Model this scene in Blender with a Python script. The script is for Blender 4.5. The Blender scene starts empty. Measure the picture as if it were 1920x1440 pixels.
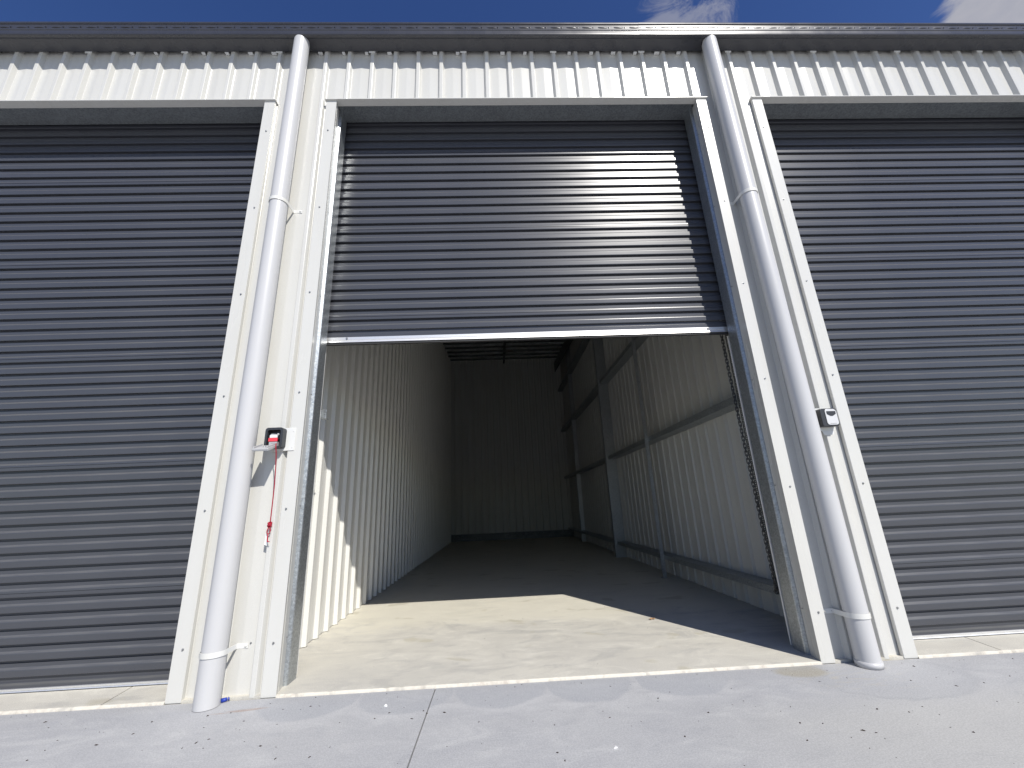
import bpy, bmesh, math, random
from mathutils import Vector, Matrix

# ------------------------------------------------------------------ camera
scene = bpy.context.scene
COL = scene.collection
CAM = Vector((1.1744, -2.5187, 0.8712))
pi_, ya_, ro_ = (math.radians(a) for a in (16.5248, 2.3603, -2.5513))
fw = Vector((math.sin(ya_) * math.cos(pi_), math.cos(ya_) * math.cos(pi_), math.sin(pi_)))
rt = Vector((math.cos(ya_), -math.sin(ya_), 0))
up = rt.cross(fw)
r2 = rt * math.cos(ro_) + up * math.sin(ro_)
u2 = -rt * math.sin(ro_) + up * math.cos(ro_)
cam_data = bpy.data.cameras.new('camera')
cam_data.sensor_width = 36.0
cam_data.lens = 775.95 / 1920 * 36.0
cam_data.clip_start = 0.02
cam_data.clip_end = 2000
cam = bpy.data.objects.new('camera', cam_data)
COL.objects.link(cam)
cam.matrix_world = Matrix(((r2.x, u2.x, -fw.x, CAM.x), (r2.y, u2.y, -fw.y, CAM.y), (r2.z, u2.z, -fw.z, CAM.z), (0, 0, 0, 1)))
scene.camera = cam

# ------------------------------------------------------------------ sun and sky
SUN = Vector((0.4785, -0.915, 1.0)).normalized()
sun_data = bpy.data.lights.new('sun', 'SUN')
sun_data.energy = 4.6
sun_data.angle = math.radians(0.53)
sun_data.color = (1.0, 0.965, 0.90)
sun = bpy.data.objects.new('sun', sun_data)
COL.objects.link(sun)
sun.rotation_euler = SUN.to_track_quat('Z', 'Y').to_euler()

world = bpy.data.worlds.new('World')
scene.world = world
world.use_nodes = True
wn, wl = world.node_tree.nodes, world.node_tree.links
wn.clear()


class N:
    """small helper for writing node graphs"""
    def __init__(s, tree):
        s.t = tree
        s.n, s.l = tree.nodes, tree.links

    def new(s, kind, **kw):
        nd = s.n.new(kind)
        ins = kw.pop('ins', {})
        for k, v in kw.items():
            setattr(nd, k, v)
        for k, v in ins.items():
            s.put(nd.inputs[k], v)
        return nd

    def put(s, sock, v):
        if isinstance(v, bpy.types.NodeSocket):
            s.l.new(v, sock)
        else:
            sock.default_value = v

    def m(s, op, a, b=None, c=None, clamp=False):
        nd = s.n.new('ShaderNodeMath')
        nd.operation = op
        nd.use_clamp = clamp
        s.put(nd.inputs[0], a)
        if b is not None:
            s.put(nd.inputs[1], b)
        if c is not None:
            s.put(nd.inputs[2], c)
        return nd.outputs[0]

    def smooth(s, v, lo, hi, tlo=0.0, thi=1.0):
        nd = s.n.new('ShaderNodeMapRange')
        nd.interpolation_type = 'SMOOTHSTEP'
        s.put(nd.inputs[0], v)
        for i, x in enumerate((lo, hi, tlo, thi)):
            s.put(nd.inputs[1 + i], x)
        return nd.outputs[0]

    def mix(s, f, a, b, mode='MIX'):
        nd = s.n.new('ShaderNodeMix')
        nd.data_type = 'RGBA'
        nd.blend_type = mode
        s.put(nd.inputs[0], f)
        s.put(nd.inputs[6], a if isinstance(a, bpy.types.NodeSocket) else (*a, 1))
        s.put(nd.inputs[7], b if isinstance(b, bpy.types.NodeSocket) else (*b, 1))
        return nd.outputs[2]

    def noise(s, vec, scale, detail=4.0, rough=0.55, dist=0.0):
        nd = s.new('ShaderNodeTexNoise', ins={'Scale': scale, 'Detail': detail, 'Roughness': rough, 'Distortion': dist})
        s.put(nd.inputs['Vector'], vec)
        return nd.outputs['Fac']


w = N(world.node_tree)
sky = w.new('ShaderNodeTexSky', sky_type='NISHITA', sun_disc=False, sun_elevation=math.asin(SUN.z),
            sun_rotation=math.atan2(SUN.x, SUN.y), altitude=300.0, air_density=1.0, dust_density=0.35, ozone_density=2.2)
tcw = w.new('ShaderNodeTexCoord').outputs['Generated']
# the camera's deep blue sky: a saturation lift, even over the whole dome
hsv = w.new('ShaderNodeHueSaturation', ins={'Hue': 0.517, 'Saturation': 1.24, 'Value': 1.25, 'Color': sky.outputs[0]})
cn = w.noise(tcw, 5.5, 11.0, 0.66, 0.5)
cn2 = w.noise(tcw, 1.7, 3.0, 0.5, 0.0)


def near(direction, r0, r1):
    d = w.new('ShaderNodeVectorMath', operation='DISTANCE')
    w.put(d.inputs[0], tcw)
    d.inputs[1].default_value = Vector(direction).normalized()
    return w.smooth(d.outputs['Value'], r0, r1, 1.0, 0.0)


mpw = w.new('ShaderNodeMapping', ins={'Rotation': (0.0, 0.0, 0.5), 'Scale': (1.0, 1.0, 2.0)})
w.put(mpw.inputs['Vector'], tcw)
cf = w.noise(mpw.outputs[0], 9.0, 12.0, 0.70, 0.9)
wn_ = w.m('ADD', cf, w.m('MULTIPLY', w.m('SUBTRACT', near((0.350, 0.475, 0.806), 0.03, 0.165), 1.0), 0.30))
wisp = w.smooth(wn_, 0.38, 0.60, 0.0, 0.50)
bn_ = w.m('ADD', cn, w.m('MULTIPLY', w.m('SUBTRACT', near((0.745, 0.335, 0.59), 0.07, 0.19), 1.0), 0.42))
bank = w.smooth(bn_, 0.28, 0.42, 0.0, 0.92)
scat = w.m('MULTIPLY', w.smooth(cn, 0.50, 0.66), w.smooth(cn2, 0.56, 0.70))
cover = w.m('MAXIMUM', w.m('MAXIMUM', wisp, bank), w.m('MULTIPLY', scat, 0.8), clamp=True)
cloudcol = w.mix(w.smooth(cn, 0.4, 0.75), (4.6, 4.7, 5.4), (6.0, 5.9, 6.2))
skycol = w.mix(cover, hsv.outputs[0], cloudcol)
bg = w.new('ShaderNodeBackground', ins={'Color': skycol, 'Strength': 0.08})
wo = w.new('ShaderNodeOutputWorld')
wl.new(bg.outputs[0], wo.inputs[0])

vs = scene.view_settings
vs.view_transform = 'Standard'
vs.look = 'None'
vs.exposure = 0.12
vs.gamma = 1.0
vs.use_curve_mapping = False

# ------------------------------------------------------------------ materials
MATS = {}


def material(name, build):
    mt = bpy.data.materials.new(name)
    mt.use_nodes = True
    mt.node_tree.nodes.clear()
    g = N(mt.node_tree)
    out = g.new('ShaderNodeOutputMaterial')
    bsdf = g.new('ShaderNodeBsdfPrincipled')
    g.l.new(bsdf.outputs[0], out.inputs[0])
    obj = g.new('ShaderNodeTexCoord').outputs['Object']
    build(g, bsdf, obj)
    MATS[name] = mt
    return mt


def bump(g, bsdf, height, strength, dist):
    b = g.new('ShaderNodeBump', ins={'Strength': strength, 'Distance': dist})
    g.put(b.inputs['Height'], height)
    g.l.new(b.outputs[0], bsdf.inputs['Normal'])


def stretched(g, obj, s):
    mp = g.new('ShaderNodeMapping', ins={'Scale': s})
    g.put(mp.inputs['Vector'], obj)
    return mp.outputs[0]


def painted(col, rough, spec, grain=0.05, wear=(0.9, 0.88, 0.82), bumpy=0.05):
    def f(g, b, obj):
        fine = g.noise(obj, 420.0, 2.0, 0.7)
        broad = g.noise(stretched(g, obj, (1.3, 1.3, 0.25)), 5.0, 5.0, 0.6)
        c = g.mix(g.smooth(broad, 0.35, 0.75), col, tuple(x * y for x, y in zip(col, wear)))
        c = g.mix(grain, c, g.mix(g.smooth(fine, 0.35, 0.65), tuple(x * 0.55 for x in col), tuple(min(1, x * 1.3) for x in col)))
        g.put(b.inputs['Base Color'], c)
        g.put(b.inputs['Roughness'], g.smooth(broad, 0.2, 0.8, rough * 0.85, rough * 1.15))
        b.inputs['Specular IOR Level'].default_value = spec
        bump(g, b, g.noise(stretched(g, obj, (1, 1, 0.3)), 14.0, 3.0), bumpy, 0.004)
    return f


material('cream_steel', painted((0.605, 0.598, 0.562), 0.24, 0.5, 0.12, (0.95, 0.945, 0.935)))
material('cream_trim', painted((0.615, 0.608, 0.572), 0.26, 0.5, 0.08, (0.96, 0.955, 0.94)))
material('cream_brightened', painted((0.68, 0.672, 0.632), 0.30, 0.5, 0.10, (0.95, 0.945, 0.935)))  # cream steel with light put into the colour to brighten the shaded wall
material('sheet_reverse', painted((0.50, 0.505, 0.485), 0.42, 0.4, 0.08, (0.95, 0.945, 0.93)))
material('white_paint', painted((0.72, 0.72, 0.70), 0.35, 0.5, 0.03))
material('charcoal_gutter', painted((0.045, 0.046, 0.053), 0.28, 0.5, 0.05, (1.12, 1.1, 1.08), 0.03))


def door_mat(g, b, obj):
    broad = g.noise(stretched(g, obj, (0.5, 1, 3.0)), 3.0, 5.0, 0.6)
    fine = g.noise(stretched(g, obj, (1.5, 20, 30)), 4.0, 4.0, 0.6)
    c = g.mix(g.smooth(broad, 0.25, 0.8), (0.057, 0.060, 0.070), (0.064, 0.067, 0.077))
    sx = g.new('ShaderNodeSeparateXYZ')
    g.put(sx.inputs[0], obj)
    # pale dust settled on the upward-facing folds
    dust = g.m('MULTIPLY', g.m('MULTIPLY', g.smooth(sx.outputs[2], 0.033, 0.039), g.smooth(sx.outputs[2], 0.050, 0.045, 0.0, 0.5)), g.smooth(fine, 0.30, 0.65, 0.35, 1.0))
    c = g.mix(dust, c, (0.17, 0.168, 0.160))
    g.put(b.inputs['Base Color'], c)
    g.put(b.inputs['Roughness'], g.smooth(broad, 0.2, 0.8, 0.27, 0.31))
    b.inputs['Specular IOR Level'].default_value = 0.5
    bump(g, b, g.noise(stretched(g, obj, (1, 3, 3)), 4.0, 2.0), 0.04, 0.003)


material('charcoal_door', door_mat)


def galv(base, rough, spangle=60.0, metal=0.85, con=0.28):
    def f(g, b, obj):
        v = g.new('ShaderNodeTexVoronoi', ins={'Scale': spangle})
        g.put(v.inputs['Vector'], obj)
        sp = g.new('ShaderNodeSeparateColor')
        g.l.new(v.outputs['Color'], sp.inputs[0])
        n = g.noise(obj, 6.0, 5.0, 0.6)
        t = g.m('ADD', g.m('MULTIPLY', sp.outputs[0], 0.65), g.m('MULTIPLY', n, 0.5))
        c = g.mix(g.smooth(t, 0.2, 0.95), tuple(x * (1 - con) for x in base), tuple(x * (1 + con * 0.6) for x in base))
        g.put(b.inputs['Base Color'], c)
        b.inputs['Metallic'].default_value = metal
        g.put(b.inputs['Roughness'], g.smooth(sp.outputs[1], 0.0, 1.0, rough * (1 - con), rough * (1 + con)))
    return f


material('galvanised', galv((0.42, 0.445, 0.46), 0.42, 130.0, 0.8, 0.20))
material('galvanised_dull', galv((0.36, 0.385, 0.40), 0.48, 120.0, 0.75, 0.22))
material('aluminium', galv((0.80, 0.79, 0.77), 0.42, 300.0, 0.75, 0.05))
material('steel_screw', galv((0.42, 0.42, 0.42), 0.4, 300.0, 0.9))
material('chain_steel', galv((0.13, 0.13, 0.13), 0.38, 200.0, 0.9))


def plain(col, rough=0.5, spec=0.5, var=0.12, scale=60.0):
    def f(g, b, obj):
        n = g.noise(obj, scale, 4.0, 0.6)
        g.put(b.inputs['Base Color'], g.mix(n, tuple(x * (1 - var) for x in col), tuple(min(1, x * (1 + var)) for x in col)))
        b.inputs['Roughness'].default_value = rough
        b.inputs['Specular IOR Level'].default_value = spec
    return f


material('pvc', plain((0.535, 0.532, 0.530), 0.34, 0.5, 0.035, 300.0))
material('black_plastic', plain((0.035, 0.037, 0.042), 0.42))
material('black_inside', plain((0.012, 0.013, 0.018), 0.5))
material('silver_plastic', plain((0.62, 0.62, 0.62), 0.32, 0.5, 0.05))
material('grey_metal', plain((0.42, 0.42, 0.42), 0.35, 0.5, 0.15, 120))
material('red_tape', plain((0.75, 0.06, 0.08), 0.45))
material('red_cord', plain((0.36, 0.02, 0.04), 0.8, 0.2, 0.35, 500))
material('white_plastic', plain((0.78, 0.78, 0.76), 0.4))
material('rubber', plain((0.03, 0.03, 0.03), 0.7))
material('blue_plastic', plain((0.02, 0.05, 0.35), 0.45))
material('dead_leaf', plain((0.36, 0.22, 0.12), 0.8, 0.2, 0.3, 80))
material('dark_bits', plain((0.045, 0.035, 0.028), 0.85, 0.2, 0.4, 90))
material('white_stone', plain((0.82, 0.82, 0.80), 0.7, 0.3, 0.05))
material('foil', galv((0.74, 0.76, 0.76), 0.5, 9.0, 0.35, 0.2))
material('purlin_steel', galv((0.12, 0.13, 0.135), 0.55, 40.0, 0.6))


def sepxyz(g, obj):
    s = g.new('ShaderNodeSeparateXYZ')
    g.put(s.inputs[0], obj)
    return s.outputs


def concrete_apron(g, b, obj):
    x, y, z = sepxyz(g, obj)
    big = g.noise(obj, 0.9, 6.0, 0.6, 0.4)
    mid = g.noise(stretched(g, obj, (1.0, 1.9, 1.0)), 4.0, 9.0, 0.70, 0.9)
    fine = g.noise(obj, 170.0, 4.0, 0.8)
    pore = g.new('ShaderNodeTexVoronoi', ins={'Scale': 95.0})
    g.put(pore.inputs['Vector'], obj)
    c = g.mix(g.smooth(big, 0.3, 0.7), (0.385, 0.388, 0.402), (0.430, 0.430, 0.433))
    c = g.mix(g.m('MULTIPLY', g.smooth(mid, 0.48, 0.68), 0.75), c, (0.495, 0.495, 0.49))
    c = g.mix(g.m('MULTIPLY', g.smooth(mid, 0.48, 0.30), 0.65), c, (0.325, 0.33, 0.35))
    smear = g.noise(stretched(g, obj, (1.0, 4.0, 1.0)), 3.0, 7.0, 0.72, 1.5)
    c = g.mix(g.m('MULTIPLY', g.smooth(smear, 0.56, 0.72), 0.5), c, (0.53, 0.53, 0.525))
    # pale warm area to the right
    warm = g.smooth(x, 1.6, 2.7)
    c = g.mix(g.m('MULTIPLY', g.m('MULTIPLY', warm, g.smooth(y, -0.25, -0.6)), 0.6), c, (0.465, 0.455, 0.42))
    # power trowel scallops along the slab edge
    wob = g.m('ADD', g.m('MULTIPLY', g.m('SUBTRACT', mid, 0.5), 0.12), g.m('MULTIPLY', g.m('SUBTRACT', big, 0.5), 0.22))
    u = g.m('DIVIDE', g.m('SUBTRACT', x, 1.144), 0.47)
    fx = g.m('MULTIPLY', g.m('SUBTRACT', u, g.m('ROUND', u)), 0.47)
    fx = g.m('ADD', fx, wob)
    yy = g.m('ADD', y, 0.035)
    rr = g.m('SQRT', g.m('ADD', g.m('MULTIPLY', fx, fx), g.m('MULTIPLY', yy, yy)))
    span = g.m('MULTIPLY', g.smooth(x, -0.25, 0.05), g.smooth(x, 2.55, 2.1))
    inside = g.m('MULTIPLY', g.smooth(rr, 0.252, 0.225), span)
    c = g.mix(g.m('MULTIPLY', g.m('MULTIPLY', inside, g.smooth(big, 0.25, 0.6, 0.4, 1.0)), 0.5), c, (0.34, 0.355, 0.385))
    rim = g.m('MULTIPLY', g.m('MULTIPLY', g.smooth(rr, 0.225, 0.25), g.smooth(rr, 0.36, 0.26)), span)
    c = g.mix(g.m('MULTIPLY', g.m('MULTIPLY', rim, g.smooth(mid, 0.35, 0.6, 0.3, 1.0)), 0.5), c, (0.53, 0.53, 0.53))
    # damp patch spreading from the right downpipe
    dx = g.m('DIVIDE', g.m('SUBTRACT', g.m('ADD', x, g.m('MULTIPLY', wob, 1.5)), 3.08), 0.40)
    dy = g.m('DIVIDE', g.m('ADD', g.m('ADD', y, 0.18), wob), 0.23)
    dd = g.m('SQRT', g.m('ADD', g.m('MULTIPLY', dx, dx), g.m('MULTIPLY', dy, dy)))
    c = g.mix(g.m('MULTIPLY', g.smooth(dd, 1.08, 0.94), 0.42), c, (0.335, 0.34, 0.355))
    c = g.mix(g.m('MULTIPLY', g.m('MULTIPLY', g.smooth(dd, 0.9, 0.99), g.smooth(dd, 1.12, 1.0)), g.smooth(mid, 0.35, 0.6, 0.1, 0.45)), c, (0.30, 0.305, 0.315))
    # yellow-brown water mark at the jamb and rust streaks
    ex = g.m('DIVIDE', g.m('SUBTRACT', g.m('ADD', x, wob), 2.70), 0.15)
    ey = g.m('DIVIDE', g.m('ADD', y, 0.075), 0.085)
    ee = g.m('SQRT', g.m('ADD', g.m('MULTIPLY', ex, ex), g.m('MULTIPLY', ey, ey)))
    c = g.mix(g.m('MULTIPLY', g.smooth(ee, 1.1, 0.7), 0.8), c, (0.33, 0.295, 0.21))
    st = g.noise(stretched(g, obj, (3.0, 14.0, 1.0)), 3.0, 5.0, 0.65)
    band = g.m('MULTIPLY', g.m('MULTIPLY', g.smooth(x, 2.5, 2.75), g.smooth(x, 3.3, 3.0)), g.m('MULTIPLY', g.smooth(y, -0.42, -0.2), g.smooth(st, 0.5, 0.68)))
    c = g.mix(g.m('MULTIPLY', band, 0.55), c, (0.46, 0.42, 0.33))
    rx = g.m('DIVIDE', g.m('SUBTRACT', x, -0.10), 0.13)
    ry = g.m('DIVIDE', g.m('SUBTRACT', g.m('ADD', y, 0.13), g.m('MULTIPLY', rx, 0.02)), 0.014)
    re = g.m('ADD', g.m('MULTIPLY', rx, rx), g.m('MULTIPLY', ry, ry))
    c = g.mix(g.m('MULTIPLY', g.m('MULTIPLY', g.smooth(re, 1.3, 0.4), g.smooth(st, 0.35, 0.55)), 0.75), c, (0.33, 0.23, 0.17))
    # dirt along the wall line
    c = g.mix(g.m('MULTIPLY', g.m('MULTIPLY', g.smooth(y, -0.10, -0.01), g.smooth(mid, 0.3, 0.6)), 0.4), c, (0.33, 0.33, 0.335))
    c = g.mix(g.m('MULTIPLY', g.smooth(pore.outputs['Distance'], 0.16, 0.08), 0.35), c, (0.22, 0.22, 0.22))
    c = g.mix(0.26, c, g.mix(g.smooth(fine, 0.36, 0.64), (0.20, 0.20, 0.21), (0.64, 0.64, 0.64)))
    g.put(b.inputs['Base Color'], c)
    g.put(b.inputs['Roughness'], g.smooth(mid, 0.2, 0.8, 0.62, 0.85))
    b.inputs['Specular IOR Level'].default_value = 0.35
    hgt = g.m('ADD', g.m('MULTIPLY', mid, 0.6), g.m('MULTIPLY', fine, 0.12))
    bump(g, b, hgt, 0.25, 0.004)


material('apron_concrete', concrete_apron)


def concrete_floor(g, b, obj):
    x, y, z = sepxyz(g, obj)
    big = g.noise(obj, 1.3, 6.0, 0.6, 0.5)
    mid = g.noise(stretched(g, obj, (1.0, 1.7, 1.0)), 3.6, 9.0, 0.70, 1.4)
    fine = g.noise(obj, 220.0, 3.0, 0.75)
    c = g.mix(g.smooth(big, 0.3, 0.7), (0.53, 0.505, 0.445), (0.615, 0.585, 0.505))
    c = g.mix(g.m('MULTIPLY', g.smooth(mid, 0.48, 0.70), 0.55), c, (0.74, 0.705, 0.61))
    c = g.mix(g.m('MULTIPLY', g.smooth(mid, 0.48, 0.28), 0.6), c, (0.42, 0.40, 0.365))
    cloud = g.noise(stretched(g, obj, (0.8, 1.8, 1.0)), 2.2, 6.0, 0.7, 1.2)
    c = g.mix(g.m('MULTIPLY', g.smooth(cloud, 0.49, 0.34), 0.72), c, (0.42, 0.405, 0.37))
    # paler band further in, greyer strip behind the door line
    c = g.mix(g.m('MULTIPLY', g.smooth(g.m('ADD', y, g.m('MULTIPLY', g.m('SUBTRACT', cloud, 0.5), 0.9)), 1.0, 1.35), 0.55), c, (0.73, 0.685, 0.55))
    # dried water spots
    sp = g.noise(stretched(g, obj, (1.0, 1.5, 1.0)), 2.6, 3.0, 0.5, 0.3)
    c = g.mix(g.m('MULTIPLY', g.smooth(sp, 0.62, 0.68), 0.6), c, (0.44, 0.40, 0.29))
    scr = g.noise(stretched(g, obj, (2.0, 16.0, 1.0)), 6.0, 3.0, 0.6, 1.2)
    c = g.mix(g.m('MULTIPLY', g.smooth(scr, 0.70, 0.76), 0.45), c, (0.72, 0.70, 0.65))
    c = g.mix(0.2, c, g.mix(g.smooth(fine, 0.35, 0.65), (0.20, 0.20, 0.19), (0.86, 0.84, 0.78)))
    g.put(b.inputs['Base Color'], c)
    g.put(b.inputs['Roughness'], g.smooth(mid, 0.2, 0.8, 0.5, 0.75))
    b.inputs['Specular IOR Level'].default_value = 0.4
    bump(g, b, g.m('ADD', g.m('MULTIPLY', mid, 0.5), g.m('MULTIPLY', fine, 0.1)), 0.2, 0.003)


material('floor_concrete', concrete_floor)


def edge_mat(g, b, obj):
    n = g.noise(obj, 9.0, 8.0, 0.75, 1.0)
    l = g.noise(obj, 2.3, 4.0, 0.6)
    c = g.mix(g.smooth(n, 0.30, 0.55), (0.50, 0.45, 0.38), (0.70, 0.66, 0.57))
    c = g.mix(g.m('MULTIPLY', g.smooth(l, 0.56, 0.70), 0.7), c, (0.32, 0.31, 0.29))
    g.put(b.inputs['Base Color'], c)
    b.inputs['Roughness'].default_value = 0.85
    bump(g, b, n, 0.5, 0.004)


material('slab_edge_mortar', edge_mat)
material('ground_far', plain((0.40, 0.40, 0.40), 0.85, 0.3, 0.15, 0.4))

# ------------------------------------------------------------------ mesh helpers
class M:
    def __init__(s):
        s.v, s.f, s.sm = [], [], []

    def add(s, vs_, fs_, smooth=False):
        o = len(s.v)
        s.v += [tuple(p) for p in vs_]
        s.f += [tuple(i + o for i in f) for f in fs_]
        s.sm += [smooth] * len(fs_)
        return s

    def box(s, x0, x1, y0, y1, z0, z1):
        return s.add([(x, y, z) for x in (x0, x1) for y in (y0, y1) for z in (z0, z1)],
                     [(0, 1, 3, 2), (4, 6, 7, 5), (0, 4, 5, 1), (2, 3, 7, 6), (0, 2, 6, 4), (1, 5, 7, 3)])

    def prism(s, poly, axis, a, b, smooth=False):
        """closed 2D polygon extruded along axis; the polygon is in the other two axes in order"""
        def P(p, t):
            q = list(p)
            q.insert(axis, t)
            return q
        n = len(poly)
        s.add([P(p, a) for p in poly] + [P(p, b) for p in poly],
              [(i, (i + 1) % n, n + (i + 1) % n, n + i) for i in range(n)], smooth)
        k = len(s.v) - 2 * n
        s.f += [tuple(range(k, k + n))[::-1], tuple(range(k + n, k + 2 * n))]
        s.sm += [False, False]
        return s

    def strip(s, prof, axis, a, b, smooth=False):
        def P(p, t):
            q = list(p)
            q.insert(axis, t)
            return q
        n = len(prof)
        return s.add([P(p, a) for p in prof] + [P(p, b) for p in prof],
                     [(i, i + 1, n + i + 1, n + i) for i in range(n - 1)], smooth)

    def tube(s, pts, r, n=8, caps=True, smooth=True):
        pts = [Vector(p) for p in pts]
        rs = r if isinstance(r, (list, tuple)) else [r] * len(pts)
        rings = []
        ref = None
        for i, p in enumerate(pts):
            d = (pts[min(i + 1, len(pts) - 1)] - pts[max(i - 1, 0)]).normalized()
            if ref is None:
                ref = d.orthogonal().normalized()
            ref = (ref - d * ref.dot(d)).normalized()
            bi = d.cross(ref)
            rings.append([p + (ref * math.cos(2 * math.pi * k / n) + bi * math.sin(2 * math.pi * k / n)) * rs[i] for k in range(n)])
        vv = [q for ring in rings for q in ring]
        ff = [(i * n + k, i * n + (k + 1) % n, (i + 1) * n + (k + 1) % n, (i + 1) * n + k) for i in range(len(pts) - 1) for k in range(n)]
        s.add(vv, ff, smooth)
        if caps:
            k = len(s.v) - len(vv)
            s.f += [tuple(range(k, k + n))[::-1], tuple(range(k + len(vv) - n, k + len(vv)))]
            s.sm += [False, False]
        return s

    def dome(s, c, nrm, r, h, n=6):
        """small screw head: washer disc and hex cap"""
        nrm = Vector(nrm).normalized()
        a = nrm.orthogonal().normalized()
        bb = nrm.cross(a)
        c = Vector(c)
        vv = []
        for rr, hh in ((r, 0.0), (r, h * 0.25), (r * 0.62, h * 0.3), (r * 0.55, h)):
            vv += [c + nrm * hh + (a * math.cos(2 * math.pi * k / n) + bb * math.sin(2 * math.pi * k / n)) * rr for k in range(n)]
        ff = [(i * n + k, i * n + (k + 1) % n, (i + 1) * n + (k + 1) % n, (i + 1) * n + k) for i in range(3) for k in range(n)]
        ff.append(tuple(range(3 * n, 4 * n)))
        return s.add(vv, ff)

    def mesh(s, name, mats):
        me = bpy.data.meshes.new(name)
        me.from_pydata(s.v, [], s.f)
        for m_ in (mats if isinstance(mats, (list, tuple)) else [mats]):
            me.materials.append(MATS[m_])
        me.polygons.foreach_set('use_smooth', s.sm)
        bm = bmesh.new()
        bm.from_mesh(me)
        bmesh.ops.recalc_face_normals(bm, faces=bm.faces)
        bm.to_mesh(me)
        bm.free()
        me.update()
        return me

    def build(s, name, mats, parent=None, bevel=0.0, kind=None):
        o = bpy.data.objects.new(name, s.mesh(name, mats))
        COL.objects.link(o)
        if parent is not None:
            o.parent = parent
        if kind:
            o['kind'] = kind
        if bevel:
            bv = o.modifiers.new('bevel', 'BEVEL')
            bv.width = bevel
            bv.segments = 2
            bv.limit_method = 'ANGLE'
            bv.angle_limit = math.radians(40)
        return o


def empty(name, parent=None, loc=(0, 0, 0)):
    o = bpy.data.objects.new(name, None)
    COL.objects.link(o)
    o.location = loc
    o.empty_display_size = 0.1
    if parent is not None:
        o.parent = parent
    return o


def tag(o, label, cat, group=None):
    o['label'] = label
    o['category'] = cat
    if group:
        o['group'] = group
    return o


rnd = random.Random(11)

# ------------------------------------------------------------------ dimensions (metres; door face of the wall is y = 0)
W = 2.879                       # clear width of an opening
OPEN = [(-3.431, -0.552), (0.0, W), (3.423, 6.302)]
HEAD = 3.985                    # underside of the head flashing
GND = -0.011                    # driveway level; floor slab is z = 0
EAVE = 4.56
XL, XR = -8.0, 11.0
DEPTH = 9.9
PITCH = 0.1875
RIB0 = 0.063
PAN = 0.032
WL, WR = -0.198, 3.2455         # inner walls of the open unit
ROOF0, RSLOPE = 4.70, 0.07


def trimdek(x0, x1, p, r0, base, h, sgn=-1.0):
    """ribbed sheet profile between x0 and x1 as (x, y) points; ribs stand out by h in direction sgn"""
    key = []
    k0 = math.floor((x0 - r0) / p) - 1
    k1 = math.ceil((x1 - r0) / p) + 1
    for k in range(k0, k1 + 1):
        c = r0 + k * p
        key += [(c - 0.0275, 0.0), (c - 0.0250, 0.0015), (c - 0.0135, h - 0.0015), (c - 0.0105, h), (c + 0.0105, h), (c + 0.0135, h - 0.0015),
                (c + 0.0250, 0.0015), (c + 0.0275, 0.0), (c + 0.040, 0.0008), (c + p * 0.5 - 0.003, 0.0042), (c + p * 0.5 + 0.003, 0.0042), (c + p - 0.040, 0.0008)]
    def at(x):
        for (a, ya), (b, yb) in zip(key, key[1:]):
            if a <= x <= b:
                return ya + (yb - ya) * (x - a) / (b - a + 1e-9)
        return 0.0
    pts = [(x0, at(x0))] + [q for q in key if x0 + 1e-4 < q[0] < x1 - 1e-4] + [(x1, at(x1))]
    return [(x, base + sgn * y) for x, y in pts]


# ------------------------------------------------------------------ ground
gm = M()
gm.add([(-400, -400, -0.05), (400, -400, -0.05), (400, 400, -0.05), (-400, 400, -0.05)], [(0, 1, 2, 3)])
ground = gm.build('ground', 'ground_far')
ground['kind'] = 'structure'

driveway = empty('driveway')
driveway['kind'] = 'structure'
xs = [-12.0, -7.95, -3.57, 0.812, 5.19, 9.57, 14.0]
ys = [(-0.008, -6.2), (-6.206, -12.4)]
for (xa, xb) in zip(xs, xs[1:]):
    for (ya0, yb0) in ys:
        M().box(xa + 0.0028, xb - 0.0028, yb0, ya0, GND - 0.10, GND).build('concrete_panel', 'apron_concrete', driveway, kind='structure')

floor = empty('concrete_floor')
floor['kind'] = 'structure'
fx = [(-8.0, -0.872, -0.02), (-0.868, 3.904, 0.02), (3.910, 11.0, 0.02)]
seams = [-8.0, -0.872, 3.908, 11.0]
for k in range(3):
    a, b2 = seams[k] + (0.003 if k else 0), seams[k + 1] - (0.003 if k < 2 else 0)
    sa = -0.17 if k == 1 else (0.24 if k == 2 else 0)
    sb = -0.17 if k == 0 else (0.24 if k == 1 else 0)
    poly = [(a, 0.004), (b2, 0.004), (b2 + sb * 0.22, 0.25), (b2 + sb * 0.22, 10.1), (a + sa * 0.22, 10.1), (a + sa * 0.22, 0.25)]
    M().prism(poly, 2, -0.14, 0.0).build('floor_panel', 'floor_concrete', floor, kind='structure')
# rough mortar lip along the front edge of the slab at each doorway
for (a, b2) in OPEN:
    em = M()
    n = 150
    top, bot = [], []
    for i in range(n + 1):
        x = a + (b2 - a) * i / n
        chip = 0.003 * rnd.random() + (0.005 if rnd.random() < 0.06 else 0)
        top.append((x, 0.004 + chip, 0.0012 - chip * 0.3))
        bot.append((x, -0.0075 + 0.003 * rnd.random() + chip, GND - 0.004))
    mid = [(t[0], bq[1] + 0.002, -0.003) for t, bq in zip(top, bot)]
    vv = top + mid + bot
    em.add(vv, [(r * (n + 1) + i, r * (n + 1) + i + 1, (r + 1) * (n + 1) + i + 1, (r + 1) * (n + 1) + i) for r in range(2) for i in range(n)])
    em.build('slab_edge', 'slab_edge_mortar', floor, kind='structure')

# ------------------------------------------------------------------ the building
shed = empty('storage_building')
tag(shed, 'cream ribbed steel storage building with three charcoal roller doors', 'building')

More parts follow.
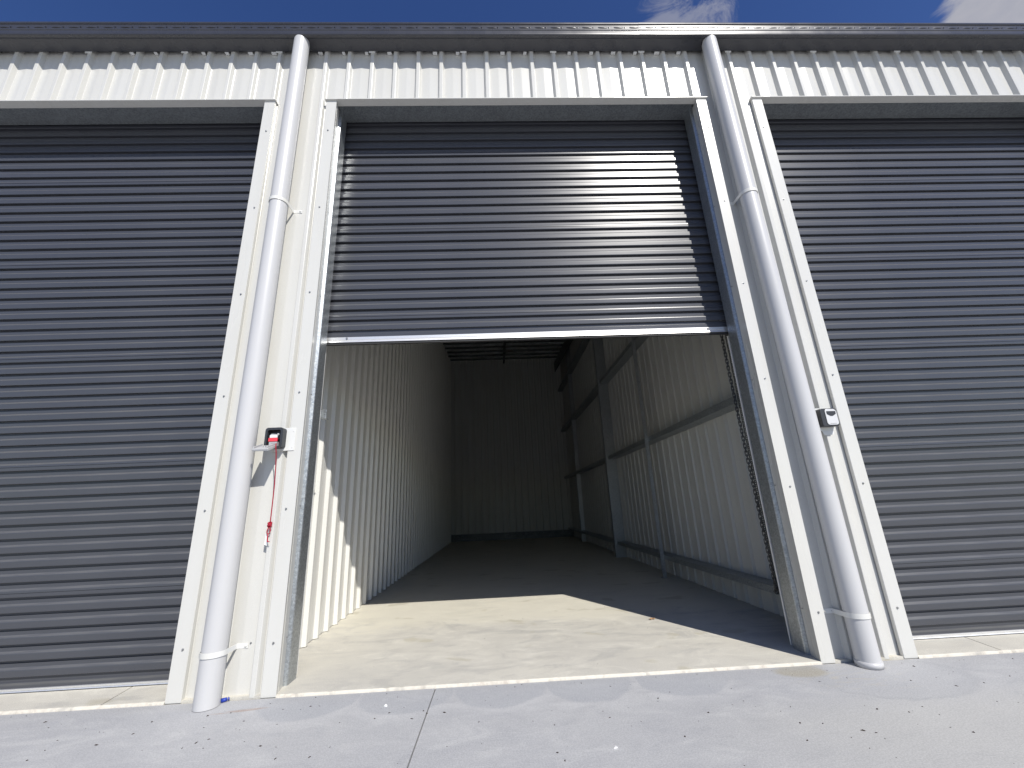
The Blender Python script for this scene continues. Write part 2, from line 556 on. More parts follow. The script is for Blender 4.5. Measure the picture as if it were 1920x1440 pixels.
front = empty('front_wall', shed)
x = RIB0 - PITCH * 0.5 - PITCH * 4 * 11
while x < XR:
    xa, xb = max(x, XL), min(x + PITCH * 4, XR)
    if xb > xa:
        sm = M()
        cuts = sorted({xa, xb} | {e for o in OPEN for e in (o[0] - 0.004, o[1] + 0.004) if xa < e < xb})
        for ca, cb in zip(cuts, cuts[1:]):
            inside = any(o[0] - 0.01 < (ca + cb) / 2 < o[1] + 0.01 for o in OPEN)
            sm.strip(trimdek(ca, cb, PITCH, RIB0, PAN, 0.029), 2, HEAD + 0.03 if inside else GND + 0.004, EAVE)
        sm.build('cladding_sheet', 'cream_steel', front)
    x += PITCH * 4

# fixing screws over the front wall: one row low, more up the piers, one row under the eave
scr = M()
SCREW_Z = [0.232, 0.92, 1.605, 2.305, 2.99, 3.69]
for (a, b2) in OPEN:
    for zz in SCREW_Z:
        j = lambda: rnd.uniform(-0.006, 0.006)
        scr.dome((a - 0.045 + j(), -0.0005, zz + j()), (0, -1, 0), 0.0065, 0.006)
        scr.dome((b2 + 0.048 + j(), -0.0005, zz + j()), (0, -1, 0), 0.0065, 0.006)
        if a == 0.0:
            scr.dome((a - 0.0085, 0.075, zz + 0.01), (1, 0, 0), 0.005, 0.005)
            scr.dome((b2 + 0.0085, 0.075, zz + 0.01), (-1, 0, 0), 0.005, 0.005)
    for k in range(40):
        xx = RIB0 + PITCH * (k - 20) + 0.045
        if a < xx < b2 and k % 4 == 1:
            scr.dome((xx, PAN - 0.001, HEAD + 0.055), (0, -1, 0), 0.005, 0.005)
for xx in (-0.175, -0.085, 3.12, 3.02, -0.40):
    scr.dome((xx, PAN - 0.001, 0.235), (0, -1, 0), 0.0055, 0.005)
scr.build('wall_screws', 'steel_screw', front, kind='stuff')

# unseen backing added behind the piers and above the heads so no light gets in
bk = M()
edges = [XL] + [e for o in OPEN for e in o] + [XR]
for k in range(0, len(edges), 2):
    lo, hi = edges[k], edges[k + 1]
    bk.box(lo + (0.05 if k else 0), hi - (0.05 if k < len(edges) - 2 else 0), 0.115, 0.16, -0.01, 4.2)
bk.box(XL, XR, 0.05, 0.20, 4.27, ROOF0 + 0.005)
bk.build('light_block', 'galvanised_dull', shed)

# door surrounds: folded cream flashings, galvanised jambs and head
for (a, b2) in OPEN:
    ds = empty('door_surround', shed)
    for s_, x0 in ((-1, a), (1, b2)):
        def X(v):
            return x0 + s_ * v
        jm = M()
        # front leg, hemmed free edge, return leg leaning back into the opening
        jm.prism([(X(0.0), 0.0), (X(0.078), 0.0), (X(0.078), 0.0022), (X(0.0022), 0.0022)], 2, GND + 0.002, HEAD + 0.004)
        jm.prism([(X(0.078), 0.0005), (X(0.0798), 0.0022), (X(0.0798), 0.021), (X(0.078), 0.021)], 2, GND + 0.002, HEAD + 0.004)
        jm.prism([(X(0.0), 0.0006), (X(0.0022), 0.0026), (X(0.0215), 0.104), (X(0.0190), 0.104)], 2, GND + 0.002, HEAD + 0.02)
        jm.build('jamb_flashing', 'cream_trim', ds)
        gj = M()
        gj.prism([(X(0.0), 0.122), (X(0.003), 0.116), (X(0.030), 0.106), (X(0.030), 0.110), (X(0.005), 0.120), (X(0.004), 0.215), (X(0.0), 0.2165)], 2, 0.0005, 4.06)
        gj.build('galvanised_jamb', 'galvanised', ds)
    hf = M()
    hx0, hx1 = a - 0.088, b2 + 0.088
    hf.prism([(-0.014, HEAD + 0.003), (0.046, HEAD), (0.046, HEAD + 0.034), (0.026, HEAD + 0.034), (0.026, HEAD + 0.016), (-0.010, HEAD + 0.013), (-0.014, HEAD + 0.010)], 0, hx0, hx1)
    hf.build('head_flashing', 'cream_trim', ds, bevel=0.0012)
    hb = M()
    hb.box(a - 0.02, b2 + 0.02, 0.047, 0.228, 4.028, 4.25)
    hb.box(a - 0.02, b2 + 0.02, 0.047, 0.051, HEAD + 0.006, 4.0275)
    hb.build('head_beam', 'galvanised_dull', ds)

# ------------------------------------------------------------------ roller doors
FACE, DEEP = 0.245, 0.2565
SP = 0.082


def slat_mesh(name, w_, seam):
    face = [(FACE, 0.0012), (FACE - 0.0006, 0.005), (FACE - 0.0006, 0.032), (FACE, 0.0350)]
    if seam:
        face = [(FACE, 0.0012), (FACE - 0.0006, 0.006), (FACE - 0.0006, 0.0205), (FACE + 0.0022, 0.0207), (FACE + 0.0022, 0.0235), (FACE - 0.0012, 0.0237), (FACE - 0.0006, 0.032), (FACE, 0.0350)]
    prof = face + [(FACE + 0.0012, 0.0362), (DEEP - 0.001, 0.0475), (DEEP, 0.0490), (DEEP, 0.0665), (DEEP + 0.010, 0.0670), (DEEP + 0.010, 0.0826), (FACE + 0.0010, 0.0822), (FACE, 0.0832)]
    back = [(y + 0.0012, z) for y, z in prof][::-1]
    return M().prism(prof + back, 0, -0.070, w_ + 0.070).mesh(name, 'charcoal_door')


SLAT = slat_mesh('slat', W, False)
SLAT_SEAM = slat_mesh('slat_seam', W, True)


def roller_door(x0, groove0, bottom, label, seam_at, rail=0.048):
    d = empty('roller_door', shed)
    d['label'] = label
    zz = groove0 + 0.004
    k = 0
    while zz < 4.15:
        o = bpy.data.objects.new('slat', SLAT_SEAM if (k - seam_at) % 9 == 0 else SLAT)
        COL.objects.link(o)
        o.parent = d
        o.location = (x0, 0, zz)
        zz += SP
        k += 1
    # tail of the curtain below the first groove
    tl = M()
    tl.prism([(FACE + 0.002, bottom + rail * 0.6), (FACE + 0.002, groove0 - 0.022), (DEEP, groove0 - 0.016), (DEEP, groove0), (FACE, groove0 + 0.003), (FACE + 0.002, groove0 + 0.004), (DEEP + 0.002, groove0 + 0.001), (DEEP + 0.003, bottom + rail * 0.6)], 0, x0 - 0.070, x0 + W + 0.070)
    tl.build('curtain_tail', 'charcoal_door', d)
    rl = M()
    rl.prism([(0.236, bottom + 0.006), (0.238, bottom + 0.006 + (rail - 0.006) * 0.33), (0.243, bottom + 0.006 + (rail - 0.006) * 0.38), (0.2405, bottom + 0.006 + (rail - 0.006) * 0.48), (0.2405, bottom + rail - 0.002), (0.2435, bottom + rail),
              (0.262, bottom + rail), (0.268, bottom + 0.006)], 0, x0 - 0.02, x0 + W + 0.02)
    rl.build('bottom_rail', 'aluminium', d)
    M().box(x0 - 0.03, x0 + W + 0.03, 0.242, 0.262, bottom - 0.008, bottom + 0.0055).build('rubber_seal', 'rubber', d)
    bm_ = M()
    for xx in (0.13, W - 0.13):
        bm_.dome((x0 + xx, 0.2402, bottom + rail - 0.011), (0, -1, 0), 0.009, 0.008, 8)
    bm_.build('rail_bolts', 'steel_screw', d)
    for s_, xe in ((-1, x0), (1, x0 + W)):
        def X(v):
            return xe + s_ * v
        g_ = M()
        g_.prism([(X(0.012), 0.2285), (X(0.10), 0.2285), (X(0.10), 0.285), (X(0.034), 0.285), (X(0.034), 0.281), (X(0.096), 0.281), (X(0.096), 0.2325), (X(0.012), 0.2325)], 2, 0.0005, 4.1)
        g_.build('guide_track', 'galvanised', d)
        M().box(min(X(0.026), X(0.034)), max(X(0.026), X(0.034)), 0.2722, 0.2850, 0.001, max(0.03, bottom - 0.012)).build('nylon_strip', 'white_plastic', d)
    dr = M()
    dr.tube([(x0 - 0.06, 0.515, 4.36), (x0 + W + 0.06, 0.515, 4.36)], 0.235, 24)
    dr.build('door_roll', 'charcoal_door', d)
    return d


roller_door(-3.431, 0.071, -0.001, 'closed charcoal roller door left of the open bay', 5, 0.022)
roller_door(0.0, 2.129, 2.031, 'charcoal roller door raised half way over the open bay', 1)
roller_door(3.423, 0.067, -0.001, 'closed charcoal roller door right of the open bay', 4, 0.022)

# ------------------------------------------------------------------ gutter
gut = empty('gutter', shed)
prof = [(0.001, 4.655), (0.001, 4.5205), (-0.085, 4.533), (-0.096, 4.531), (-0.100, 4.526), (-0.1165, 4.528), (-0.121, 4.534), (-0.1225, 4.546), (-0.117, 4.550), (-0.117, 4.578), (-0.1205, 4.584),
        (-0.1185, 4.590), (-0.1185, 4.640), (-0.1255, 4.645), (-0.1275, 4.655), (-0.124, 4.664), (-0.116, 4.666), (-0.113, 4.660), (-0.1165, 4.655), (-0.1165, 4.540), (-0.098, 4.535), (-0.004, 4.528), (-0.004, 4.655)]
for (a, b2) in ((XL, -4.67), (-4.672, 2.45), (2.448, XR)):
    gm_ = M()
    dy = 0.0 if a == -4.672 else 0.0012
    gm_.prism([(y - dy, z) for y, z in prof], 0, a, b2)
    gm_.build('gutter_length', 'charcoal_gutter', gut)
sl = M()
k = 0
xx = XL + 0.1
while xx < XR:
    # pressed louvre above each overflow slot
    dx = 0.038
    vv = []
    for i in range(7):
        t = i / 6
        bulge = 0.0045 * math.sin(math.pi * t) ** 0.7
        vv += [(xx - dx + 2 * dx * t, -0.1190, 4.618), (xx - dx + 2 * dx * t, -0.1190 - bulge, 4.611), (xx - dx + 2 * dx * t, -0.1190 - bulge * 0.9, 4.606), (xx - dx + 2 * dx * t, -0.1188, 4.6055)]
    sl.add(vv, [(i * 4 + j, i * 4 + j + 1, i * 4 + j + 5, i * 4 + j + 4) for i in range(6) for j in range(3)], True)
    sl.dome((xx + 0.052, -0.1187, 4.611), (0, -1, 0), 0.0065, 0.006, 8)
    xx += 0.1305
sl.build('overflow_slots', 'charcoal_gutter', gut, kind='stuff')
ft = M()  # white slivers stand in for bright gaps behind the gutter; rib tabs besides
for k in range(-14, 32):
    xx = RIB0 + PITCH * k - 0.052
    if rnd.random() < 0.85 and -1.8 < xx < 3.0:
        ln = rnd.uniform(0.010, 0.022)
        ft.prism([(xx - ln, 4.5245), (xx + ln, 4.5215), (xx + ln * 0.9, 4.512 + rnd.uniform(0, .004)), (xx - ln, 4.5155)], 1, 0.005, 0.027)
    if k % 4 == 1:
        ft.box(RIB0 + PITCH * k - 0.03, RIB0 + PITCH * k + 0.022, -0.002, 0.0025, 4.505, 4.519)
ft.build('light_gap_tabs', 'white_plastic', gut, kind='stuff')

# ------------------------------------------------------------------ roof
roof = empty('roof', shed)
rs = M()
yb = DEPTH + 0.3
zt = lambda y: ROOF0 + RSLOPE * y
rs.prism([(-0.012, zt(-0.012) - 0.03), (yb, zt(yb)), (yb, zt(yb) + 0.06), (-0.012, zt(-0.012) + 0.015)], 0, XL, XR)
rs.build('roof_sheet', 'charcoal_gutter', roof)
ins = M()
ins.prism([(0.25, zt(0.25) - 0.034), (DEPTH + 0.1, zt(DEPTH + 0.1) - 0.034), (DEPTH + 0.1, zt(DEPTH + 0.1) - 0.004), (0.25, zt(0.25) - 0.004)], 0, XL + 0.05, XR - 0.05)
ins.build('insulation', 'foil', roof)
yy = 0.9
while yy < DEPTH - 0.05:
    zc = zt(yy) - 0.036
    pm = M()
    ph = 0.10 if yy < 7.2 else 0.045
    pm.box(WL - 0.02, WR + 0.03, yy, yy + 0.004, zc - ph, zc)
    pm.box(WL - 0.02, WR + 0.03, yy + 0.0042, yy + 0.045, zc - ph, zc - ph + 0.004)
    pm.build('purlin', 'purlin_steel', roof)
    yy += 0.9 if yy < 7.2 else 0.40
sm = M()
sm.prism([(0.9, zt(0.9) - 0.155), (DEPTH - 0.03, zt(DEPTH - 0.03) - 0.155), (DEPTH - 0.03, zt(DEPTH - 0.03) - 0.142), (0.9, zt(0.9) - 0.142)], 0, 1.42, 1.48)
sm.build('bridging_strap', 'purlin_steel', roof)

# ------------------------------------------------------------------ inside walls of the open unit
RP = 0.1905


def inner_wall(name, mk, y0, y1, r0, ztop):
    wl_ = empty(name, shed)
    a = y0
    while a < y1 - 0.01:
        b_ = min(a + RP * 4, y1)
        mk(wl_, a, b_, ztop)
        a = b_
    return wl_


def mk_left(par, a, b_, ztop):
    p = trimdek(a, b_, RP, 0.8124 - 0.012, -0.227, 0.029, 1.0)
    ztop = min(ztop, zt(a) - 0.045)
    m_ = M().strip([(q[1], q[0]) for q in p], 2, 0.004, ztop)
    m_.build('cladding_sheet', 'cream_brightened', par)


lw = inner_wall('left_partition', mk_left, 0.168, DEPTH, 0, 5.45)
ls = M()
for zz in (0.205, 1.215, 2.3, 3.4):
    for k in range(0, 30):
        yy = 0.8004 + RP * (k - 2) + 0.055
        ls.dome((-0.2262, yy, zz), (1, 0, 0), 0.006, 0.005)
ls.build('wall_screws', 'steel_screw', lw, kind='stuff')


def mk_right(par, a, b_, ztop):
    p = trimdek(a, b_, RP, 0.35, WR, 0.029, 1.0)
    ztop = min(ztop, zt(a) - 0.045)
    M().strip([(q[1], q[0]) for q in p], 2, 0.004, ztop).build('cladding_sheet', 'sheet_reverse', par)


rw = inner_wall('right_partition', mk_right, 0.168, DEPTH, 0, 5.45)
GI = 3.10
for (zz, lip) in ((0.247, -0.045), (1.597, 0.058), (2.98, 0.06), (4.25, 0.06)):
    gmx = M()
    gmx.box(GI + 0.002, WR - 0.001, 0.20, DEPTH - 0.02, zz - 0.0015, zz + 0.0015)
    gmx.box(GI, GI + 0.002, 0.20, DEPTH - 0.02, min(zz, zz + lip), max(zz, zz + lip))
    gmx.box(WR - 0.003, WR - 0.001, 0.20, DEPTH - 0.02, *( (zz + 0.0016, zz + 0.06) if lip > 0 else (zz - 0.06, zz - 0.0016)))
    gmx.build('girt', 'galvanised_dull', rw)
for yy, xi in ((4.76, 3.065), (8.1, 3.14)):
    cm = M()
    cm.box(xi, WR - 0.004, yy, yy + 0.003, 0.0, zt(yy) - 0.2)
    cm.box(xi - 0.002, xi, yy - 0.001, yy + 0.075, 0.0, zt(yy) - 0.2)
    cm.box(xi, xi + 0.02, yy - 0.003, yy - 0.0005, 0.0, zt(yy) - 0.2)
    cl = cm.build('column', 'galvanised', rw)
    bt = M()
    for zz in (0.3, 1.63, 1.70, 2.30, 3.05):
        for q in (0.04, 0.10):
            bt.dome((xi + q, yy - 0.0005, zz), (0, -1, 0), 0.012, 0.012)
    bt.build('bolts', 'steel_screw', cl)
ps = M()
ps.box(3.052, 3.096, 2.700, 2.704, 0.0, zt(2.7) - 0.1)
ps.box(3.0965, 3.0985, 2.7, 2.745, 0.0, zt(2.7) - 0.1)
ps.box(3.045, 3.10, 2.68, 2.75, 0.0005, 0.006)
ps.build('brace_post', 'galvanised', rw)
bmx = M()
bmx.prism([(0.25, zt(0.25) - 0.5), (DEPTH - 0.02, zt(DEPTH) - 0.5), (DEPTH - 0.02, zt(DEPTH) - 0.19), (0.25, zt(0.25) - 0.19)], 0, 3.05, 3.07)
bmx.build('rafter', 'purlin_steel', rw)

bw = empty('back_wall', shed)
a = WL - 0.03
while a < WR + 0.03:
    b_ = min(a + RP * 4, WR + 0.03)
    M().strip(trimdek(a, b_, RP, 0.1, DEPTH, 0.029, 1.0), 2, 0.19, 5.36).build('cladding_sheet', 'sheet_reverse', bw)
    a = b_
M().box(WL - 0.03, WR, DEPTH - 0.05, DEPTH - 0.002, 0.002, 0.188).build('base_rail', 'purlin_steel', bw)
shell = M()
shell.box(XL, XR, DEPTH + 0.12, DEPTH + 0.16, -0.04, zt(DEPTH))
shell.box(XL - 0.04, XL, 0.02, DEPTH + 0.1, -0.04, ROOF0)
shell.box(XR, XR + 0.04, 0.02, DEPTH + 0.1, -0.04, ROOF0)
shell.prism([(0.02, ROOF0 + 0.002), (DEPTH + 0.1, ROOF0 + 0.002), (DEPTH + 0.1, zt(DEPTH))], 0, XL - 0.04, XL)
shell.prism([(0.02, ROOF0 + 0.002), (DEPTH + 0.1, ROOF0 + 0.002), (DEPTH + 0.1, zt(DEPTH))], 0, XR, XR + 0.04)
for xd in (WL - 0.09, WR + 0.08):
    shell.prism([(0.21, 0.0), (DEPTH + 0.11, 0.0), (DEPTH + 0.11, zt(DEPTH + 0.11) - 0.04), (0.21, zt(0.21) - 0.04)], 0, xd, xd + 0.015)
shell.build('outer_shell', 'cream_steel', shed)
# lock keeper bracket behind the left guide
kb = M()
kb.box(-0.032, 0.006, 0.300, 0.304, 1.505, 1.568)
kb.box(-0.032, 0.006, 0.3045, 0.345, 1.505, 1.509)
kb.dome((-0.006, 0.2998, 1.540), (0, -1, 0), 0.006, 0.005)
kb.build('lock_keeper', 'galvanised_dull', shed, bevel=0.001)

# ------------------------------------------------------------------ downpipes
def downpipe(xb, xt, y, label, base_ring, straps):
    d = empty('downpipe', shed)
    d['label'] = label
    r = 0.0575
    seg = 40
    zt_, zb = 4.533, GND + 0.002
    pm = M()
    # mitred top tucked under the gutter, square foot
    ringb, ringt = [], []
    for k in range(seg):
        a = 2 * math.pi * k / seg
        cx, cy = math.cos(a) * r, math.sin(a) * r
        ringb.append((xb + cx, y + cy, zb))
        ringt.append((xt + cx, y + cy, zt_ + (-0.016 if cy > 0 else -0.004)))
    rows = [ringb]
    for t in (0.25, 0.5, 0.75):
        rows.append([(p[0] + (q[0] - p[0]) * t, p[1], p[2] + (q[2] - p[2]) * t) for p, q in zip(ringb, ringt)])
    rows.append(ringt)
    vv = [p for row in rows for p in row]
    pm.add(vv, [(i * seg + k, i * seg + (k + 1) % seg, (i + 1) * seg + (k + 1) % seg, (i + 1) * seg + k) for i in range(len(rows) - 1) for k in range(seg)], True)
    pm.build('pipe', 'pvc', d)
    M().tube([(xb, y, zb - 0.001), (xb, y, zb + 0.004)], r - 0.006, 24).build('drain_seal', 'rubber', d)
    if base_ring:
        M().tube([(xb, y, zb), (xb, y, zb + 0.028)], [r + 0.0045, r + 0.0045], seg, True).build('collar', 'pvc', d)
    for (zz, side) in straps:
        t = (zz - zb) / (zt_ - zb)
        cx = xb + (xt - xb) * t
        bm_ = M()
        hw = 0.0125
        ring = []
        for k in range(25):
            a = math.pi * (1.0 + k / 24)
            ring.append((cx + math.cos(a) * (r + 0.002), y + math.sin(a) * (r + 0.002)))
        # back to the wall on both sides, one ear longer and screwed to the pan
        left = [(cx - r - 0.002, PAN - 0.004), (cx - r - (0.062 if side < 0 else 0.018), PAN - 0.0035)]
        right = [(cx + r + 0.002, PAN - 0.004), (cx + r + (0.062 if side > 0 else 0.018), PAN - 0.0035)]
        path = [left[1], left[0]] + ring + [right[0], right[1]]
        n = len(path)
        outer = []
        for i, p in enumerate(path):
            q0, q1 = Vector(path[max(i - 1, 0)]), Vector(path[min(i + 1, n - 1)])
            dd = (q1 - q0).normalized()
            outer.append((p[0] + dd.y * 0.0025, p[1] - dd.x * 0.0025))
        bm_.prism(path + outer[::-1], 2, zz - hw, zz + hw)
        ex = path[0][0] + 0.012 if side < 0 else path[-1][0] - 0.012
        bm_.dome((ex, PAN - 0.0065, zz), (0, -1, 0), 0.007, 0.006)
        bm_.build('pipe_strap', 'white_paint', d)
    return d


downpipe(-0.305, -0.293, -0.063, 'white round downpipe left of the open bay', False, ((0.225, 1), (2.975, 1)))
downpipe(3.090, 3.052, -0.063, 'white round downpipe with base collar right of the open bay', True, ((0.235, -1), (2.985, -1)))

# ------------------------------------------------------------------ key lock boxes
def lock_box(x0, x1, z0, z1, open_, label):
    o = empty('key_lock_box', None, ((x0 + x1) / 2, 0.0, z0))
    tag(o, label, 'lock box', 'key lock boxes on the piers')
    cx = (x0 + x1) / 2
    def L(m_):
        m_.v = [(p[0] - cx, p[1], p[2] - z0) for p in m_.v]
        return m_
    def rounded(xa, xb, za, zb, r, top=0.0):
        pts = []
        for (qx, qz, a0) in ((xb - r, zb - r, 0), (xa + r, zb - r, 90), (xa + r, za + r, 180), (xb - r, za + r, 270)):
            for k in range(5):
                a = math.radians(a0 + 90 * k / 4)
                pts.append((qx + r * math.cos(a), qz + r * math.sin(a)))
        out = []
        for px, pz in pts:
            t = (px - cx) / ((xb - xa) / 2)
            out.append((px, pz + (top * (1 - t * t) if pz > (za + zb) / 2 else 0)))
        return out
    if open_:
        pl = M().box(x0 + 0.012, x1 + 0.052, -0.004, 0.0, z0 - 0.012, z1 + 0.006)
        pl.box(x0 + 0.012, x1 + 0.052, 0.0, 0.030, z0 - 0.012, z0 - 0.008)
        pl.dome((x1 + 0.040, -0.004, z1 - 0.015), (0, -1, 0), 0.004, 0.003)
        pl.dome((x1 + 0.040, -0.004, z0 + 0.006), (0, -1, 0), 0.004, 0.003)
    else:
        pl = M().box(x0 - 0.020, x1 - 0.004, -0.004, 0.0, z0 - 0.022, z1 + 0.012)
        pl.box(x0 - 0.020, x1 - 0.004, 0.0, 0.030, z0 - 0.022, z0 - 0.018)
        pl.prism([(x0 + 0.03, z0 - 0.050), (x1 - 0.015, z0 - 0.046), (x1 - 0.010, z0 - 0.0225), (x0 + 0.02, z0 - 0.0225)], 1, -0.003, 0.0)
    L(pl).build('mounting_plate', 'white_paint', o, bevel=0.0008)
    if not open_:
        L(M().prism(rounded(x0, x1, z0, z1, 0.012, 0.004), 1, -0.050, -0.0045)).build('housing', 'black_plastic', o, bevel=0.003)
        L(M().prism(rounded(x0 + 0.028, x1 - 0.006, z0 + 0.007, z1 - 0.006, 0.016, 0.003), 1, -0.054, -0.0505)).build('front_cover', 'silver_plastic', o, bevel=0.0015)
        xa, xb = x0 + 0.036, x1 - 0.013
        zt2 = z1 - 0.018
        L(M().prism([(xa, zt2), (xb, zt2), (xb - 0.001, zt2 - 0.018), ((xa + xb) / 2 + 0.008, zt2 - 0.030), ((xa + xb) / 2 - 0.008, zt2 - 0.030), (xa + 0.001, zt2 - 0.018)], 1, -0.0565, -0.0545)).build('dial_shutter', 'black_plastic', o, bevel=0.001)
        L(M().box(x0 + 0.045, x1 - 0.022, -0.0552, -0.0545, z0 + 0.014, z0 + 0.017)).build('cover_latch', 'grey_metal', o)
    else:
        # hollow housing: rim of four walls and a dark back
        hm = M()
        outer = rounded(x0, x1, z0, z1, 0.014, 0.004)
        inner = rounded(x0 + 0.013, x1 - 0.013, z0 + 0.010, z1 - 0.013, 0.010, 0.003)
        n = len(outer)
        vv = [(p[0], -0.050, p[1]) for p in outer] + [(p[0], -0.050, p[1]) for p in inner] + [(p[0], -0.0045, p[1]) for p in outer] + [(p[0], -0.012, p[1]) for p in inner]
        ff = []
        for i in range(n):
            j = (i + 1) % n
            ff += [(i, j, n + j, n + i), (i, 2 * n + i, 2 * n + j, j), (n + i, n + j, 3 * n + j, 3 * n + i)]
        ff += [tuple(range(3 * n, 4 * n)), tuple(range(2 * n, 3 * n))]
        hm.add(vv, ff)
        L(hm).build('housing', 'black_plastic', o)
        L(M().prism(rounded(x0 + 0.03, x1 - 0.022, z0 + 0.052, z1 - 0.022, 0.008), 1, -0.030, -0.0125)).build('lock_mechanism', 'black_inside', o, bevel=0.002)
        bt = M().dome((x1 - 0.036, -0.0302, z1 - 0.034), (0, -1, 0), 0.006, 0.004, 10)
        L(bt).build('release_button', 'silver_plastic', o)
        # cover dropped open towards the viewer, inside face with code wheels up
        cv = M()
        cv.prism([(-0.052, z0 + 0.002), (-0.138, z0 - 0.030), (-0.143, z0 - 0.020), (-0.140, z0 - 0.014), (-0.055, z0 + 0.016)], 0, x0 - 0.012, x1 - 0.026)
        for xe in (x0 - 0.008, x1 - 0.036):
            cv.prism([(-0.056, z0 + 0.010), (-0.142, z0 - 0.020), (-0.142, z0 - 0.004), (-0.056, z0 + 0.026)], 0, xe, xe + 0.006)
        L(cv).build('front_cover', 'grey_metal', o, bevel=0.0015)
        wm = M()
        for k in range(4):
            wm.tube([(x0 + 0.018 + 0.014 * k, -0.10, z0 - 0.002), (x0 + 0.026 + 0.014 * k, -0.10, z0 - 0.002)], 0.009, 12)
        L(wm).build('code_wheels', 'grey_metal', o)
        kp = M()
        kp.box(x0 + 0.032, x1 - 0.026, -0.057, -0.031, z0 + 0.008, z0 + 0.036)
        kp.box(x0 + 0.036, x1 - 0.040, -0.0585, -0.0572, z0 + 0.016, z0 + 0.019)
        kp.box(x0 + 0.044, x1 - 0.030, -0.0585, -0.0572, z0 + 0.026, z0 + 0.029)
        kp.prism([(x0 + 0.030, z0 + 0.0745), (x1 - 0.030, z0 + 0.0745), (x1 - 0.036, z0 + 0.081), (x0 + 0.040, z0 + 0.083)], 1, -0.054, -0.034)
        L(kp).build('key_bunch', 'grey_metal', o, bevel=0.0015)
        L(M().box(x0 + 0.028, x1 - 0.024, -0.061, -0.050, z0 + 0.0365, z0 + 0.058)).build('red_tab', 'red_tape', o, bevel=0.002)
        L(M().box(x0 + 0.032, x1 - 0.028, -0.057, -0.046, z0 + 0.0585, z0 + 0.074)).build('key_tag', 'white_plastic', o, bevel=0.002)
    return o


lock_box(-0.196, -0.093, 1.262, 1.381, True, 'open black key lock box with keys inside, beside the left downpipe')
lock_box(3.190, 3.297, 1.266, 1.377, False, 'closed key lock box with silver cover, beside the right downpipe')

# red cord with a knot and white tag, hanging from the keys in the open box
cord = empty('red_lanyard', None, (-0.122, -0.03, 0.74))
tag(cord, 'thin red lanyard with knotted loop hanging from the open key lock box', 'lanyard')
def LC(m_):
    m_.v = [(p[0] + 0.122, p[1] + 0.03, p[2] - 0.74) for p in m_.v]
    return m_
LC(M().tube([(-0.118, -0.064, 1.285), (-0.112, -0.075, 1.262), (-0.113, -0.062, 1.235), (-0.117, -0.040, 1.16), (-0.121, -0.022, 1.05), (-0.1245, -0.014, 0.95), (-0.1265, -0.010, 0.86), (-0.128, -0.010, 0.842)], 0.0028, 7)).build('strand', 'red_cord', cord)
kn = M()
for k in range(3):
    pts = [(-0.128 + 0.009 * math.cos(a) , -0.011 + 0.007 * math.sin(a), 0.842 - 0.007 * k + 0.004 * math.sin(a + k)) for a in [i * math.pi / 5 for i in range(11)]]
    kn.tube(pts, 0.0042, 6)
kn.tube([(-0.124, -0.013, 0.832), (-0.112, -0.018, 0.822)], 0.003, 6)
LC(kn).build('knot', 'red_cord', cord)
LC(M().tube([(-0.130, -0.010, 0.828), (-0.138, -0.012, 0.80), (-0.135, -0.014, 0.785), (-0.122, -0.013, 0.787), (-0.120, -0.012, 0.80), (-0.127, -0.010, 0.828)], 0.003, 6)).build('loop', 'red_cord', cord)
LC(M().tube([(-0.129, -0.013, 0.786), (-0.131, -0.012, 0.765), (-0.125, -0.018, 0.742), (-0.114, -0.022, 0.744)], 0.0034, 6)).build('cord_end', 'red_cord', cord)
LC(M().prism([(-0.146, 0.790), (-0.138, 0.792), (-0.126, 0.735), (-0.134, 0.722), (-0.148, 0.728)], 1, -0.006, -0.0035)).build('cord_tag', 'white_plastic', cord)

# ------------------------------------------------------------------ hand chain of the open door
chain = empty('hand_chain', None, (2.95, 0.4, 0.26))
tag(chain, 'dark steel hand chain hanging in a long loop inside the right jamb', 'chain')


def link_mesh():
    pts = []
    hl, hw, n = 0.0115, 0.0085, 8
    for k in range(n):
        a = math.pi * k / (n - 1)
        pts.append((hw * math.cos(a), 0, hl + hw * math.sin(a)))
    for k in range(n):
        a = math.pi + math.pi * k / (n - 1)
        pts.append((hw * math.cos(a), 0, -hl + hw * math.sin(a)))
    pts.append(pts[0])
    return M().tube(pts, 0.0030, 6, False).mesh('link', 'chain_steel')


LINK = link_mesh()
path = []
za, zb = 4.3, 0.285
ns = 90
for i in range(ns + 1):
    t = i / ns
    path.append(Vector((2.918 + 0.036 * t + 0.004 * math.sin(t * 7), 0.40, za + (zb - za) * t)))
for k in range(1, 12):
    a = math.pi * k / 12
    path.append(Vector((2.972 - 0.018 * math.cos(a), 0.40 + 0.004 * k, zb - 0.026 * math.sin(a))))
for i in range(ns + 1):
    t = i / ns
    path.append(Vector((2.990 + 0.022 * t, 0.445, zb + (za - zb) * t)))
cum = [0.0]
for p, q in zip(path, path[1:]):
    cum.append(cum[-1] + (q - p).length)
step = 0.0268
s_, i, n = 0.0, 0, 0
while s_ < cum[-1]:
    while cum[i + 1] < s_:
        i += 1
    f = (s_ - cum[i]) / (cum[i + 1] - cum[i] + 1e-9)
    p = path[i].lerp(path[i + 1], f)
    d = (path[i + 1] - path[i]).normalized()
    if p.z < 2.35:
        o = bpy.data.objects.new('link', LINK)
        COL.objects.link(o)
        o.parent = chain
        rot = d.to_track_quat('Z', 'Y').to_matrix().to_4x4() @ Matrix.Rotation((math.pi / 2) * (n % 2) + 0.25 + rnd.uniform(-0.2, 0.2), 4, 'Z')
        o.matrix_local = Matrix.Translation(p - Vector((2.95, 0.4, 0.26))) @ rot
    s_ += step
    n += 1

